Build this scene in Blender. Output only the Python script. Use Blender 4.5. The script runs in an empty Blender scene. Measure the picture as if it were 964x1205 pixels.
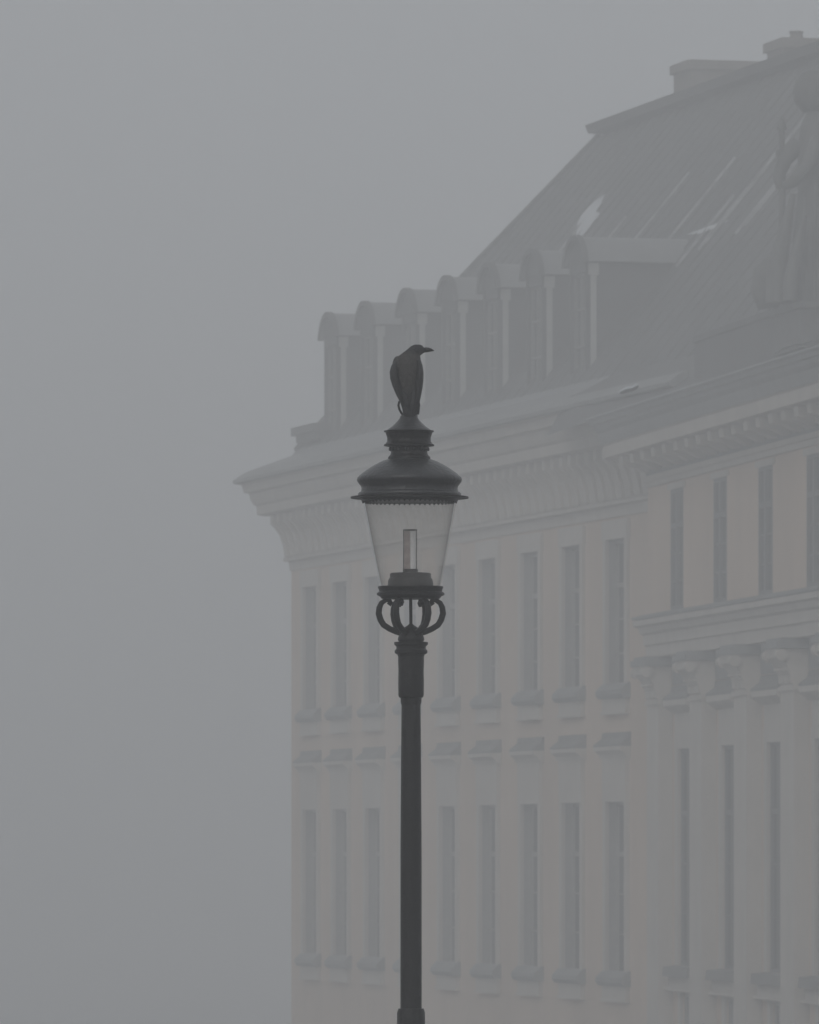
import bpy, bmesh, math, random
from mathutils import Matrix, Vector

random.seed(7)
C = bpy.context.scene.collection
sc = bpy.context.scene

# ------------------------------------------------------------------ camera
CAM_Z = 1.7                      # eye height above the paving at the lamp
FPX = 8400.0                     # focal length in widths of 1/964 of the frame
cam_d = bpy.data.cameras.new('camera')
cam = bpy.data.objects.new('camera', cam_d); C.objects.link(cam)
cam.location = (0, 0, CAM_Z)
cam.rotation_euler = (math.radians(90), 0, 0)
cam_d.sensor_fit = 'HORIZONTAL'; cam_d.sensor_width = 36
cam_d.lens = 36 * FPX / 964
cam_d.shift_y = (1006 - 602.5) / 964
cam_d.clip_start = 0.5; cam_d.clip_end = 6000
cam_d.dof.use_dof = True; cam_d.dof.focus_distance = 30.0; cam_d.dof.aperture_fstop = 32
sc.camera = cam

# ------------------------------------------------------------------ sky, sun, exposure
SUN_EL, SUN_ROT = math.radians(32), math.radians(200)
w = bpy.data.worlds.new('World'); sc.world = w; w.use_nodes = True
nt = w.node_tree; nt.nodes.clear()
sky = nt.nodes.new('ShaderNodeTexSky'); sky.sky_type = 'NISHITA'; sky.sun_disc = False
sky.sun_elevation = SUN_EL; sky.sun_rotation = SUN_ROT
sky.air_density = 1.0; sky.dust_density = 6.0; sky.ozone_density = 1.0
hs = nt.nodes.new('ShaderNodeHueSaturation'); hs.inputs['Saturation'].default_value = 0.13
# an overcast layer evens the clear-sky gradient out
mx = nt.nodes.new('ShaderNodeMix'); mx.data_type = 'RGBA'; mx.inputs[0].default_value = 0.8
mx.inputs[7].default_value = (4.64, 4.85, 5.12, 1)
bg = nt.nodes.new('ShaderNodeBackground'); bg.inputs['Strength'].default_value = 0.1
wo = nt.nodes.new('ShaderNodeOutputWorld')
nt.links.new(sky.outputs[0], hs.inputs['Color'])
nt.links.new(hs.outputs[0], mx.inputs[6])
nt.links.new(mx.outputs[2], bg.inputs['Color'])
nt.links.new(bg.outputs[0], wo.inputs['Surface'])

sd = bpy.data.lights.new('sun', 'SUN'); sd.energy = 0.5; sd.angle = math.radians(40)
sd.color = (1.0, 0.97, 0.93)
sun = bpy.data.objects.new('sun', sd); C.objects.link(sun)
sun.location = (0, -20, 60)
sdir = Vector((math.sin(SUN_ROT) * math.cos(SUN_EL), math.cos(SUN_ROT) * math.cos(SUN_EL), math.sin(SUN_EL)))
sun.rotation_euler = sdir.to_track_quat('Z', 'Y').to_euler()

sc.view_settings.view_transform = 'Standard'; sc.view_settings.look = 'None'
sc.view_settings.exposure = -0.05; sc.view_settings.gamma = 1.0
sc.view_settings.use_curve_mapping = False
sc.cycles.volume_bounces = 3
sc.cycles.max_bounces = 8
sc.cycles.use_denoising = True
HAZE_DENSITY = 0.0060

# ------------------------------------------------------------------ materials
def lin(v): return v
def mat(name, col, rough=0.8, metal=0.0, noise=0.12, scale=3.0, bump=0.0, bscale=20.0, spec=0.4, col2=None, stretch=(1, 1, 1)):
    m = bpy.data.materials.new(name); m.use_nodes = True
    n = m.node_tree; p = n.nodes['Principled BSDF']
    p.inputs['Roughness'].default_value = rough; p.inputs['Metallic'].default_value = metal
    p.inputs['Specular IOR Level'].default_value = spec
    tc = n.nodes.new('ShaderNodeTexCoord'); mp = n.nodes.new('ShaderNodeMapping')
    mp.inputs['Scale'].default_value = stretch
    n.links.new(tc.outputs['Object'], mp.inputs['Vector'])
    nz = n.nodes.new('ShaderNodeTexNoise'); nz.inputs['Scale'].default_value = scale
    nz.inputs['Detail'].default_value = 6; nz.inputs['Roughness'].default_value = 0.65
    n.links.new(mp.outputs[0], nz.inputs['Vector'])
    cr = n.nodes.new('ShaderNodeValToRGB')
    c2 = col2 if col2 else tuple(max(0, c * (1 - 2 * noise)) for c in col)
    cr.color_ramp.elements[0].position = 0.3; cr.color_ramp.elements[1].position = 0.7
    cr.color_ramp.elements[0].color = (*c2, 1); cr.color_ramp.elements[1].color = (*col, 1)
    n.links.new(nz.outputs['Fac'], cr.inputs[0]); n.links.new(cr.outputs[0], p.inputs['Base Color'])
    if bump:
        nb = n.nodes.new('ShaderNodeTexNoise'); nb.inputs['Scale'].default_value = bscale
        nb.inputs['Detail'].default_value = 4
        n.links.new(mp.outputs[0], nb.inputs['Vector'])
        b = n.nodes.new('ShaderNodeBump'); b.inputs['Strength'].default_value = bump
        b.inputs['Distance'].default_value = 0.01
        n.links.new(nb.outputs['Fac'], b.inputs['Height']); n.links.new(b.outputs[0], p.inputs['Normal'])
    return m

M = {}
M['plaster'] = mat('warm_plaster', (0.62, 0.485, 0.378), 0.92, noise=0.12, scale=0.35, stretch=(1, 1, 0.35))
M['stone'] = mat('pale_stone', (0.53, 0.49, 0.44), 0.88, noise=0.10, scale=1.1, stretch=(1, 1, 0.5))
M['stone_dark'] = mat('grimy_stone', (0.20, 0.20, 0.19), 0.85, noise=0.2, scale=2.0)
M['lead'] = mat('lead_flashing', (0.22, 0.225, 0.22), 0.6, noise=0.15, scale=2.0)  # real lead, and also the tone of the painted shade panels
M['slate'] = mat('weathered_roof_metal', (0.075, 0.073, 0.071), 0.65, noise=0.2, scale=0.6, stretch=(1, 1, 0.4))
M['slate2'] = mat('dormer_cladding', (0.09, 0.09, 0.088), 0.65, noise=0.10, scale=1.5)
M['dark_lead'] = mat('dark_weathered_lead', (0.13, 0.13, 0.125), 0.7, noise=0.2, scale=3)
M['zinc'] = mat('zinc_sheet', (0.21, 0.215, 0.215), 0.5, noise=0.10, scale=1.5)
M['cream'] = mat('painted_wood', (0.42, 0.42, 0.40), 0.6, noise=0.08, scale=3)
M['snow'] = mat('old_snow', (0.6, 0.62, 0.64), 0.9, noise=0.06, scale=8)
M['snow_thin'] = mat('thin_snow', (0.55, 0.56, 0.57), 0.8, noise=0.3, scale=1.5, col2=(0.13, 0.13, 0.13))
M['brick'] = mat('chimney_render', (0.22, 0.2, 0.18), 0.9, noise=0.15, scale=2)
M['sash'] = mat('sash_paint', (0.30, 0.29, 0.27), 0.6, noise=0.08)
M['iron'] = mat('black_iron', (0.011, 0.0105, 0.0105), 0.38, noise=0.3, scale=25, bump=0.35, bscale=90, spec=0.2)
M['iron_cap'] = mat('wet_black_iron', (0.026, 0.027, 0.03), 0.32, noise=0.25, scale=14, bump=0.35, bscale=60, spec=0.5)
M['beak'] = mat('dark_horn', (0.02, 0.02, 0.02), 0.3, noise=0.1, scale=40)
M['eye'] = mat('dark_eye', (0.01, 0.01, 0.01), 0.08, noise=0.0, scale=40)
M['black_feather'] = mat('black_feather', (0.022, 0.022, 0.025), 0.5, noise=0.3, scale=60, bump=0.5, bscale=160, stretch=(1, 1, 0.3))

def glass_dark():
    m = mat('window_glass', (0.10, 0.10, 0.105), 0.12, noise=0.2, scale=0.8, spec=0.35)
    return m
M['pane'] = glass_dark()
M['pane_curtain'] = mat('pane_with_pale_curtain', (0.2, 0.195, 0.185), 0.2, noise=0.3, scale=1.5, stretch=(6, 6, 0.5))
M['pane_deep'] = mat('dark_window_glass', (0.05, 0.05, 0.055), 0.12, noise=0.2, scale=0.8, spec=0.35)
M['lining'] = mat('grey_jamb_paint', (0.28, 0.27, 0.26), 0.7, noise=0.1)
M['sash_dark'] = mat('dark_sash_paint', (0.10, 0.10, 0.10), 0.6, noise=0.1)

def lamp_glass():
    m = bpy.data.materials.new('lantern_glass'); m.use_nodes = True
    n = m.node_tree; n.nodes.clear()
    out = n.nodes.new('ShaderNodeOutputMaterial')
    tr = n.nodes.new('ShaderNodeBsdfTransparent'); tr.inputs[0].default_value = (0.97, 0.96, 0.95, 1)
    lw = n.nodes.new('ShaderNodeLayerWeight'); lw.inputs[0].default_value = 0.5      # longer path through the glass near its outline
    pw = n.nodes.new('ShaderNodeMath'); pw.operation = 'POWER'; pw.inputs[1].default_value = 3.5
    n.links.new(lw.outputs['Facing'], pw.inputs[0])
    tm = n.nodes.new('ShaderNodeMix'); tm.data_type = 'RGBA'; tm.inputs[6].default_value = (0.97, 0.96, 0.95, 1); tm.inputs[7].default_value = (0.15, 0.145, 0.145, 1)
    n.links.new(pw.outputs[0], tm.inputs[0]); n.links.new(tm.outputs[2], tr.inputs[0])
    df = n.nodes.new('ShaderNodeBsdfTranslucent'); df.inputs[0].default_value = (0.95, 0.94, 0.92, 1)
    d2 = n.nodes.new('ShaderNodeBsdfDiffuse'); d2.inputs[0].default_value = (0.85, 0.84, 0.82, 1)
    ad = n.nodes.new('ShaderNodeMixShader'); ad.inputs[0].default_value = 0.4
    n.links.new(df.outputs[0], ad.inputs[1]); n.links.new(d2.outputs[0], ad.inputs[2])
    gl = n.nodes.new('ShaderNodeBsdfGlossy'); gl.inputs['Roughness'].default_value = 0.05
    tc = n.nodes.new('ShaderNodeTexCoord'); nz = n.nodes.new('ShaderNodeTexNoise')
    nz.inputs['Scale'].default_value = 9; nz.inputs['Detail'].default_value = 5
    n.links.new(tc.outputs['Object'], nz.inputs['Vector'])
    mr = n.nodes.new('ShaderNodeMapRange'); mr.inputs[1].default_value = 0.3; mr.inputs[2].default_value = 0.7
    mr.inputs[3].default_value = 0.09; mr.inputs[4].default_value = 0.19       # film of grime
    n.links.new(nz.outputs['Fac'], mr.inputs[0])
    m1 = n.nodes.new('ShaderNodeMixShader'); n.links.new(mr.outputs[0], m1.inputs[0])
    n.links.new(tr.outputs[0], m1.inputs[1]); n.links.new(ad.outputs[0], m1.inputs[2])
    fr = n.nodes.new('ShaderNodeFresnel'); fr.inputs[0].default_value = 1.03
    m2 = n.nodes.new('ShaderNodeMixShader'); n.links.new(fr.outputs[0], m2.inputs[0])
    n.links.new(m1.outputs[0], m2.inputs[1]); n.links.new(gl.outputs[0], m2.inputs[2])
    n.links.new(m2.outputs[0], out.inputs[0])
    return m
M['glass'] = lamp_glass()

def clear_tube(name, col, t):
    m = bpy.data.materials.new(name); m.use_nodes = True
    n = m.node_tree; n.nodes.clear()
    out = n.nodes.new('ShaderNodeOutputMaterial')
    tr = n.nodes.new('ShaderNodeBsdfTransparent'); tr.inputs[0].default_value = (*col, 1)
    df = n.nodes.new('ShaderNodeBsdfDiffuse'); df.inputs[0].default_value = (*col, 1)
    mx_ = n.nodes.new('ShaderNodeMixShader'); mx_.inputs[0].default_value = t
    n.links.new(tr.outputs[0], mx_.inputs[1]); n.links.new(df.outputs[0], mx_.inputs[2])
    n.links.new(mx_.outputs[0], out.inputs[0])
    return m
M['tube'] = clear_tube('clear_tube', (0.95, 0.95, 0.95), 0.05)
M['white_tube'] = mat('white_lamp_tube', (0.93, 0.94, 0.95), 0.3, noise=0.03)
M['red_plate'] = mat('rusty_reflector', (0.50, 0.42, 0.40), 0.6, noise=0.2, scale=30)

def crow_mat():
    m = mat('grey_brown_mantle', (0.075, 0.071, 0.067), 0.75, noise=0.3, scale=55, bump=0.8, bscale=120)
    n = m.node_tree; p = n.nodes['Principled BSDF']
    src = p.inputs['Base Color'].links[0].from_socket
    tc = n.nodes.new('ShaderNodeTexCoord'); sx = n.nodes.new('ShaderNodeSeparateXYZ')
    n.links.new(tc.outputs['Object'], sx.inputs[0])
    nz = n.nodes.new('ShaderNodeTexNoise'); nz.inputs['Scale'].default_value = 70
    n.links.new(tc.outputs['Object'], nz.inputs['Vector'])
    a = n.nodes.new('ShaderNodeMath'); a.operation = 'MULTIPLY_ADD'; a.inputs[1].default_value = 0.03
    n.links.new(nz.outputs['Fac'], a.inputs[0]); n.links.new(sx.outputs[2], a.inputs[2])
    up = n.nodes.new('ShaderNodeMapRange'); up.inputs[1].default_value = 0.315; up.inputs[2].default_value = 0.335
    n.links.new(a.outputs[0], up.inputs[0])
    lo = n.nodes.new('ShaderNodeMapRange'); lo.inputs[1].default_value = 0.15; lo.inputs[2].default_value = 0.11
    n.links.new(a.outputs[0], lo.inputs[0])
    mxx = n.nodes.new('ShaderNodeMath'); mxx.operation = 'MAXIMUM'
    n.links.new(up.outputs[0], mxx.inputs[0]); n.links.new(lo.outputs[0], mxx.inputs[1])
    mc = n.nodes.new('ShaderNodeMix'); mc.data_type = 'RGBA'
    n.links.new(mxx.outputs[0], mc.inputs[0]); n.links.new(src, mc.inputs[6])
    mc.inputs[7].default_value = (0.022, 0.022, 0.025, 1)
    n.links.new(mc.outputs[2], p.inputs['Base Color'])
    return m
M['crow'] = crow_mat()
M['crow_f'] = mat('mantle_feather', (0.07, 0.067, 0.063), 0.7, noise=0.3, scale=90, bump=0.5, bscale=200, stretch=(1, 1, 0.3))

def ground_mat():
    m = mat('wet_setts', (0.16, 0.155, 0.15), 0.7, noise=0.2, scale=0.15)
    n = m.node_tree; p = n.nodes['Principled BSDF']
    tc = n.nodes.new('ShaderNodeTexCoord'); v = n.nodes.new('ShaderNodeTexVoronoi')
    v.feature = 'DISTANCE_TO_EDGE'; v.inputs['Scale'].default_value = 7
    n.links.new(tc.outputs['Object'], v.inputs['Vector'])
    mr = n.nodes.new('ShaderNodeMapRange'); mr.inputs[2].default_value = 0.12
    n.links.new(v.outputs['Distance'], mr.inputs[0])
    b = n.nodes.new('ShaderNodeBump'); b.inputs['Distance'].default_value = 0.02
    n.links.new(mr.outputs[0], b.inputs['Height']); n.links.new(b.outputs[0], p.inputs['Normal'])
    return m
M['ground'] = ground_mat()

# ------------------------------------------------------------------ mesh helpers
class MB:
    def __init__(s): s.v = []; s.f = []
    def add(s, verts, faces):
        o = len(s.v); s.v += [tuple(v) for v in verts]; s.f += [tuple(i + o for i in f) for f in faces]; return s
    def quad(s, a, b, c, d): return s.add([a, b, c, d], [(0, 1, 2, 3)])
    def box(s, x0, x1, y0, y1, z0, z1):
        return s.add([(x0,y0,z0),(x1,y0,z0),(x1,y1,z0),(x0,y1,z0),(x0,y0,z1),(x1,y0,z1),(x1,y1,z1),(x0,y1,z1)],
                     [(0,3,2,1),(4,5,6,7),(0,1,5,4),(1,2,6,5),(2,3,7,6),(3,0,4,7)])
    def prism_x(s, prof, x0, x1):
        """closed (y, z) outline extruded along x"""
        n = len(prof)
        vs = [(x0, y, z) for y, z in prof] + [(x1, y, z) for y, z in prof]
        return s.add(vs, [(i, (i+1) % n, (i+1) % n + n, i + n) for i in range(n)] + [tuple(range(n))[::-1], tuple(range(n, 2*n))])
    def prism_y(s, prof, y0, y1):
        """closed (x, z) outline extruded along y"""
        n = len(prof)
        vs = [(x, y0, z) for x, z in prof] + [(x, y1, z) for x, z in prof]
        return s.add(vs, [(i, (i+1) % n, (i+1) % n + n, i + n) for i in range(n)] + [tuple(range(n))[::-1], tuple(range(n, 2*n))])
    def lathe(s, prof, seg=32, cx=0, cy=0, lean=None, close=True):
        rows = []
        for r, z in prof:
            ox = lean(z) if lean else 0
            rows.append(len(s.v))
            for k in range(seg):
                a = 2 * math.pi * k / seg
                s.v.append((cx + ox + r * math.cos(a), cy + r * math.sin(a), z))
        for i in range(len(prof) - 1):
            a, b = rows[i], rows[i+1]
            for k in range(seg):
                k2 = (k + 1) % seg
                s.f.append((a + k, a + k2, b + k2, b + k))
        if close:
            s.f.append(tuple(rows[0] + k for k in range(seg))[::-1])
            s.f.append(tuple(rows[-1] + k for k in range(seg)))
        return s
    def tube(s, pts, rad, seg=8):
        pts = [Vector(p) for p in pts]; n = len(pts)
        rad = rad if isinstance(rad, (list, tuple)) else [rad] * n
        prev = None; rows = []
        for i, p in enumerate(pts):
            t = (pts[min(i+1, n-1)] - pts[max(i-1, 0)]).normalized()
            ref = prev if prev is not None else (Vector((0, 1, 0)) if abs(t.y) < 0.9 else Vector((1, 0, 0)))
            x = (ref - t * ref.dot(t)).normalized(); y = t.cross(x); prev = x
            rows.append(len(s.v))
            for k in range(seg):
                a = 2 * math.pi * k / seg
                q = p + (x * math.cos(a) + y * math.sin(a)) * rad[i]; s.v.append(tuple(q))
        for i in range(n - 1):
            a, b = rows[i], rows[i+1]
            for k in range(seg):
                k2 = (k + 1) % seg; s.f.append((a + k, a + k2, b + k2, b + k))
        s.f.append(tuple(rows[0] + k for k in range(seg))[::-1]); s.f.append(tuple(rows[-1] + k for k in range(seg)))
        return s
    def loft(s, rings, seg=20):
        """rings: (cx, cy, cz, rx, ry[, tilt about y])"""
        rows = []
        for r in rings:
            cx, cy, cz, rx, ry = r[:5]; tl = r[5] if len(r) > 5 else 0
            rows.append(len(s.v))
            for k in range(seg):
                a = 2 * math.pi * k / seg
                dx, dy = rx * math.cos(a), ry * math.sin(a)
                s.v.append((cx + dx * math.cos(tl), cy + dy, cz + dx * math.sin(tl)))
        for i in range(len(rings) - 1):
            a, b = rows[i], rows[i+1]
            for k in range(seg):
                k2 = (k + 1) % seg; s.f.append((a + k, a + k2, b + k2, b + k))
        s.f.append(tuple(rows[0] + k for k in range(seg))[::-1]); s.f.append(tuple(rows[-1] + k for k in range(seg)))
        return s
    def mesh(s, name, m, smooth=None):
        me = bpy.data.meshes.new(name); me.from_pydata(s.v, [], s.f); me.materials.append(m)
        bm = bmesh.new(); bm.from_mesh(me); bmesh.ops.recalc_face_normals(bm, faces=bm.faces); bm.to_mesh(me); bm.free()
        if smooth:
            me.polygons.foreach_set('use_smooth', [True] * len(me.polygons))
            me.set_sharp_from_angle(angle=math.radians(smooth))
        me.update(); return me

def place(me, name, parent=None, loc=(0, 0, 0), rz=0.0):
    o = bpy.data.objects.new(name, me); C.objects.link(o)
    o.location = loc; o.rotation_euler = (0, 0, rz)
    if parent: o.parent = parent
    return o
def tag(o, label=None, cat=None, group=None, kind=None):
    if label: o['label'] = label
    if cat: o['category'] = cat
    if group: o['group'] = group
    if kind: o['kind'] = kind
    return o
def empty(name, loc, rz=0):
    o = bpy.data.objects.new(name, None); C.objects.link(o); o.location = loc; o.rotation_euler = (0, 0, rz); return o

def sweep(prof, path):
    """closed moulding: open (e, z) profile, its back closed at its lowest e, swept along a plan path, mitred"""
    mb = MB(); n = len(path)
    P = [Vector(p) for p in path]
    e_back = min(e for e, z in prof) - 0.05
    full = list(prof) + [(e_back, prof[-1][1]), (e_back, prof[0][1])]
    dirs = [(P[i+1] - P[i]).normalized() for i in range(n - 1)]
    outs = [Vector((d.y, -d.x)) for d in dirs]
    m = len(full)
    for i in range(n):
        if i == 0: off = outs[0]
        elif i == n - 1: off = outs[-1]
        else:
            b = (outs[i-1] + outs[i]); off = b / (1 + outs[i-1].dot(outs[i]))
        for e, z in full: mb.v.append((P[i].x + off.x * e, P[i].y + off.y * e, z))
    for i in range(n - 1):
        for k in range(m):
            k2 = (k + 1) % m
            mb.f.append((i*m + k, i*m + k2, (i+1)*m + k2, (i+1)*m + k))
    mb.f.append(tuple(range(m))[::-1]); mb.f.append(tuple((n-1)*m + k for k in range(m)))
    return mb

# ------------------------------------------------------------------ ground
def smooth(t): t = max(0, min(1, t)); return t * t * (3 - 2 * t)
U = 1.28                           # palace enlarged about the camera by this factor, so deeper in the haze
LOW = CAM_Z - 11.0 * U            # foot of the palace
mb = MB()
ys = [-1500, -400, -60, 0, 20, 40, 52] + [52 + 4 * k for k in range(1, 14)] + [115, 130, 160, 200, 300, 600, 1500]
xs = [-1500, -500, -150, -60, -20, 0, 20, 60, 150, 500, 1500]
for y in ys:
    z = LOW * smooth((y - 52) / 52)
    for x in xs: mb.v.append((x, y, z))
nx = len(xs)
for j in range(len(ys) - 1):
    for i in range(nx - 1):
        a = j * nx + i; mb.f.append((a, a + 1, a + nx + 1, a + nx))
g = place(mb.mesh('ground', M['ground'], 40), 'ground'); tag(g, kind='structure')

# ------------------------------------------------------------------ the palace
ANG_A, ANG_B = math.radians(14.35), math.radians(9.43)
CX, CY = -2.913, 176.06
H = 11.0                    # eye level above the foot of the palace
pal = empty('palace_building', (CX * U, CY * U, LOW), ANG_A - math.pi / 2)
tag(pal, 'long pale plastered palace with tall narrow windows and a dormered roof fading into fog', 'palace')
A0 = (0, 0, H)
B0 = Vector((34.40, -0.877, H)); RB = ANG_B - ANG_A

def A(mb_or_me, name, m=None, parent=pal, loc=(0, 0, 0), sm=None, rz=0.0):
    me = mb_or_me if not isinstance(mb_or_me, MB) else mb_or_me.mesh(name, m, sm)
    if parent is pal: loc = (loc[0], loc[1], loc[2] + H)
    return place(me, name, parent, loc, rz)
def Bp(mb_or_me, name, m=None, loc=(0, 0, 0), sm=None):
    me = mb_or_me if not isinstance(mb_or_me, MB) else mb_or_me.mesh(name, m, sm)
    c, s_ = math.cos(RB), math.sin(RB)
    return place(me, name, pal, (B0.x + c * loc[0] - s_ * loc[1], B0.y + s_ * loc[0] + c * loc[1], B0.z + loc[2]), RB)

def pierced(mb, x0, x1, z0, z1, y, holes, depth):
    """wall sheet at plane y with rectangular holes and their reveals"""
    X = sorted({x0, x1, *[h[0] for h in holes], *[h[1] for h in holes]})
    Z = sorted({z0, z1, *[h[2] for h in holes], *[h[3] for h in holes]})
    for i in range(len(X) - 1):
        for j in range(len(Z) - 1):
            mxx, mzz = (X[i] + X[i+1]) / 2, (Z[j] + Z[j+1]) / 2
            if any(h[0] < mxx < h[1] and h[2] < mzz < h[3] for h in holes): continue
            mb.quad((X[i], y, Z[j]), (X[i+1], y, Z[j]), (X[i+1], y, Z[j+1]), (X[i], y, Z[j+1]))
    for a, b, c, d in holes:
        yb = y + depth
        mb.quad((a, y, c), (a, yb, c), (a, yb, d), (a, y, d)); mb.quad((b, y, c), (b, y, d), (b, yb, d), (b, yb, c))
        mb.quad((a, y, c), (b, y, c), (b, yb, c), (a, yb, c)); mb.quad((a, y, d), (a, yb, d), (b, yb, d), (b, y, d))
    return mb

DEPTH, LEN_A, LEN_B = 18.0, 63.0, 27.0
BASE = -H
winA = [2.15, 5.25, 8.49, 11.91, 15.43, 18.92, 22.43, 25.76, 29.15]
WA = 1.40
UP = (3.44, 6.54); LO = (-2.52, 1.10); GR = (-8.4, -5.6)
REV = 0.24
holes = [(s - WA/2, s + WA/2, z0, z1) for s in winA for z0, z1 in (UP, LO, GR)]
mb = MB(); pierced(mb, 0, 38, BASE, 9.3, 0, holes, REV)
mb.quad((0, DEPTH, BASE), (0, 0, BASE), (0, 0, 9.3), (0, DEPTH, 9.3))                 # far gable wall
mb.quad((LEN_A, DEPTH, BASE), (0, DEPTH, BASE), (0, DEPTH, 9.3), (LEN_A, DEPTH, 9.3))
mb.quad((LEN_A, 0, BASE), (LEN_A, DEPTH, BASE), (LEN_A, DEPTH, 9.3), (LEN_A, 0, 9.3))
wallA = A(mb, 'wall', M['plaster'])

# --- a window of each kind: surround with its sash, pane, sill and hood as sub-parts
def window_meshes(wd, z0, z1, rev, kind):
    h = z1 - z0; hw = wd / 2; cw = 0.20; pr = 0.07
    su = MB()
    su.box(-hw - cw, -hw, -pr, 0.02, 0, h); su.box(hw, hw + cw, -pr, 0.02, 0, h)
    su.box(-hw - cw - (0.06 if kind == 'upper' else 0), hw + cw + (0.06 if kind == 'upper' else 0), -pr - 0.012, 0.02, h, h + (0.40 if kind == 'upper' else 0.30))
    fr = MB(); y0 = rev - 0.07
    t = 0.075
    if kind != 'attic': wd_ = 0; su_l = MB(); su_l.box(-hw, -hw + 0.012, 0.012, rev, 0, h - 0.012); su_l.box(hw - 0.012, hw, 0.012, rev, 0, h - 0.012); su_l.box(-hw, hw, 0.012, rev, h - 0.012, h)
    else: su_l = None
    fr.box(-hw, -hw + t, y0, rev, 0, h); fr.box(hw - t, hw, y0, rev, 0, h)
    fr.box(-hw + t, hw - t, y0, rev, 0, t); fr.box(-hw + t, hw - t, y0, rev, h - t, h)
    fr.box(-0.05, 0.05, y0 - 0.015, rev, t, h - t)                      # meeting stile
    tz = h * 0.70
    fr.box(-hw + t, -0.05, y0 - 0.008, rev, tz - 0.05, tz + 0.05); fr.box(0.05, hw - t, y0 - 0.008, rev, tz - 0.05, tz + 0.05)
    for q in (0.24, 0.47):
        fr.box(-hw + t, -0.05, y0 + 0.02, rev, h*q - 0.018, h*q + 0.018); fr.box(0.05, hw - t, y0 + 0.02, rev, h*q - 0.018, h*q + 0.018)
    pa = MB(); pa.box(-hw, hw, rev - 0.025, rev + 0.0, 0.002, h - 0.002)
    si = MB()
    si.prism_x([(0.0, 0.12), (-0.05, 0.12), (-0.20, -0.03), (-0.21, -0.12), (-0.18, -0.15), (-0.15, -0.20), (0.0, -0.20)], -hw - cw - 0.07, hw + cw + 0.07)
    ap = MB(); ap.box(-hw - cw + 0.02, hw + cw - 0.02, -0.09, 0.01, -0.48, -0.202)
    ap.box(-hw - cw - 0.02, hw + cw + 0.02, -0.12, 0.01, -0.53, -0.48)
    window_meshes.lining = su_l
    return su, fr, pa, si, ap

def hood_mesh(hw, cw, h):
    # frieze block, lead-covered projecting crown, seen from below
    fz = MB(); fz.box(-hw - cw + 0.02, hw + cw - 0.02, -0.09, 0.0, h + 0.30, h + 0.90)
    cr = MB(); cr.prism_x([(0.0, h + 0.90), (-0.11, h + 0.90), (-0.13, h + 0.98), (-0.20, h + 1.04), (-0.24, h + 1.06), (-0.24, h + 1.14), (0, h + 1.14)], -hw - cw - 0.09, hw + cw + 0.09)
    ld = MB(); ld.prism_x([(0.0, h + 1.14), (-0.245, h + 1.143), (-0.25, h + 1.17), (-0.06, h + 1.32), (-0.05, h + 1.43), (0.0, h + 1.44)], -hw - cw - 0.10, hw + cw + 0.10)
    return fz, cr, ld

def window_set(wd, z0, z1, rev, kind):
    su, fr, pa, si, ap = window_meshes(wd, z0, z1, rev, kind)
    d = {'window': (su.mesh('window', M['stone']), None), 'sash_frame': (fr.mesh('sash_frame', M['sash']), None),
         'pane': (pa.mesh('pane', M['pane']), None)}
    d['panes'] = [d['pane'][0], pa.mesh('pane', M['pane_curtain']), pa.mesh('pane', M['pane_deep'])]
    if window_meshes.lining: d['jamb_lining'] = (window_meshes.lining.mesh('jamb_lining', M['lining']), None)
    if kind != 'attic':
        d['sill'] = (si.mesh('sill', M['lead']), None); d['apron'] = (ap.mesh('apron', M['stone']), None)
    if kind == 'lower':
        fz, cr, ld = hood_mesh(wd / 2, 0.20, z1 - z0)
        d['frieze_block'] = (fz.mesh('frieze_block', M['stone']), None); d['hood'] = (cr.mesh('hood', M['stone']), None)
        d['hood_flashing'] = (ld.mesh('hood_flashing', M['stone_dark']), None)
    return d
def put_window(ws, placer, s, y, z):
    root = placer(ws['window'][0], 'window', loc=(s, y, z))
    for k, v in ws.items():
        if k in ('window', 'panes'): continue
        me = v[0]
        if k == 'pane' and 'panes' in ws: me = random.choice([ws['panes'][0]] * 3 + ws['panes'][1:])
        place(me, k, root)
    return root
wsU = window_set(WA, *UP, REV, 'upper'); wsL = window_set(WA, *LO, REV, 'lower'); wsG = window_set(WA, *GR, REV, 'ground')
for s in winA:
    put_window(wsU, A, s, 0, UP[0]); put_window(wsL, A, s, 0, LO[0]); put_window(wsG, A, s, 0, GR[0])

# --- main cornice of the long wing
path = [(0, DEPTH), (0, 0), (37.0, 0)]
A(sweep([(0, 7.0), (0.04, 7.0), (0.05, 7.22), (0.17, 7.24), (0.17, 7.32), (0.02, 7.33)], path), 'architrave', M['stone'])
A(sweep([(0.02, 7.332), (0.14, 7.34), (0.17, 7.60), (0.24, 7.88), (0.34, 8.06), (0.40, 8.16), (0.40, 8.368)], path), 'cove', M['stone'])
A(sweep([(0.0, 8.37), (0.57, 8.37), (0.71, 8.41), (0.72, 8.62), (0.78, 8.66), (0.85, 8.80), (0.87, 8.94), (0.98, 8.96), (1.02, 9.16), (1.10, 9.17), (0.9, 9.3)], path), 'cornice', M['stone'])
A(sweep([(0.86, 9.31), (1.12, 9.175), (1.20, 9.20), (1.21, 9.28), (1.0, 9.43), (0.88, 9.50)], path), 'gutter', M['lead'])
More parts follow.
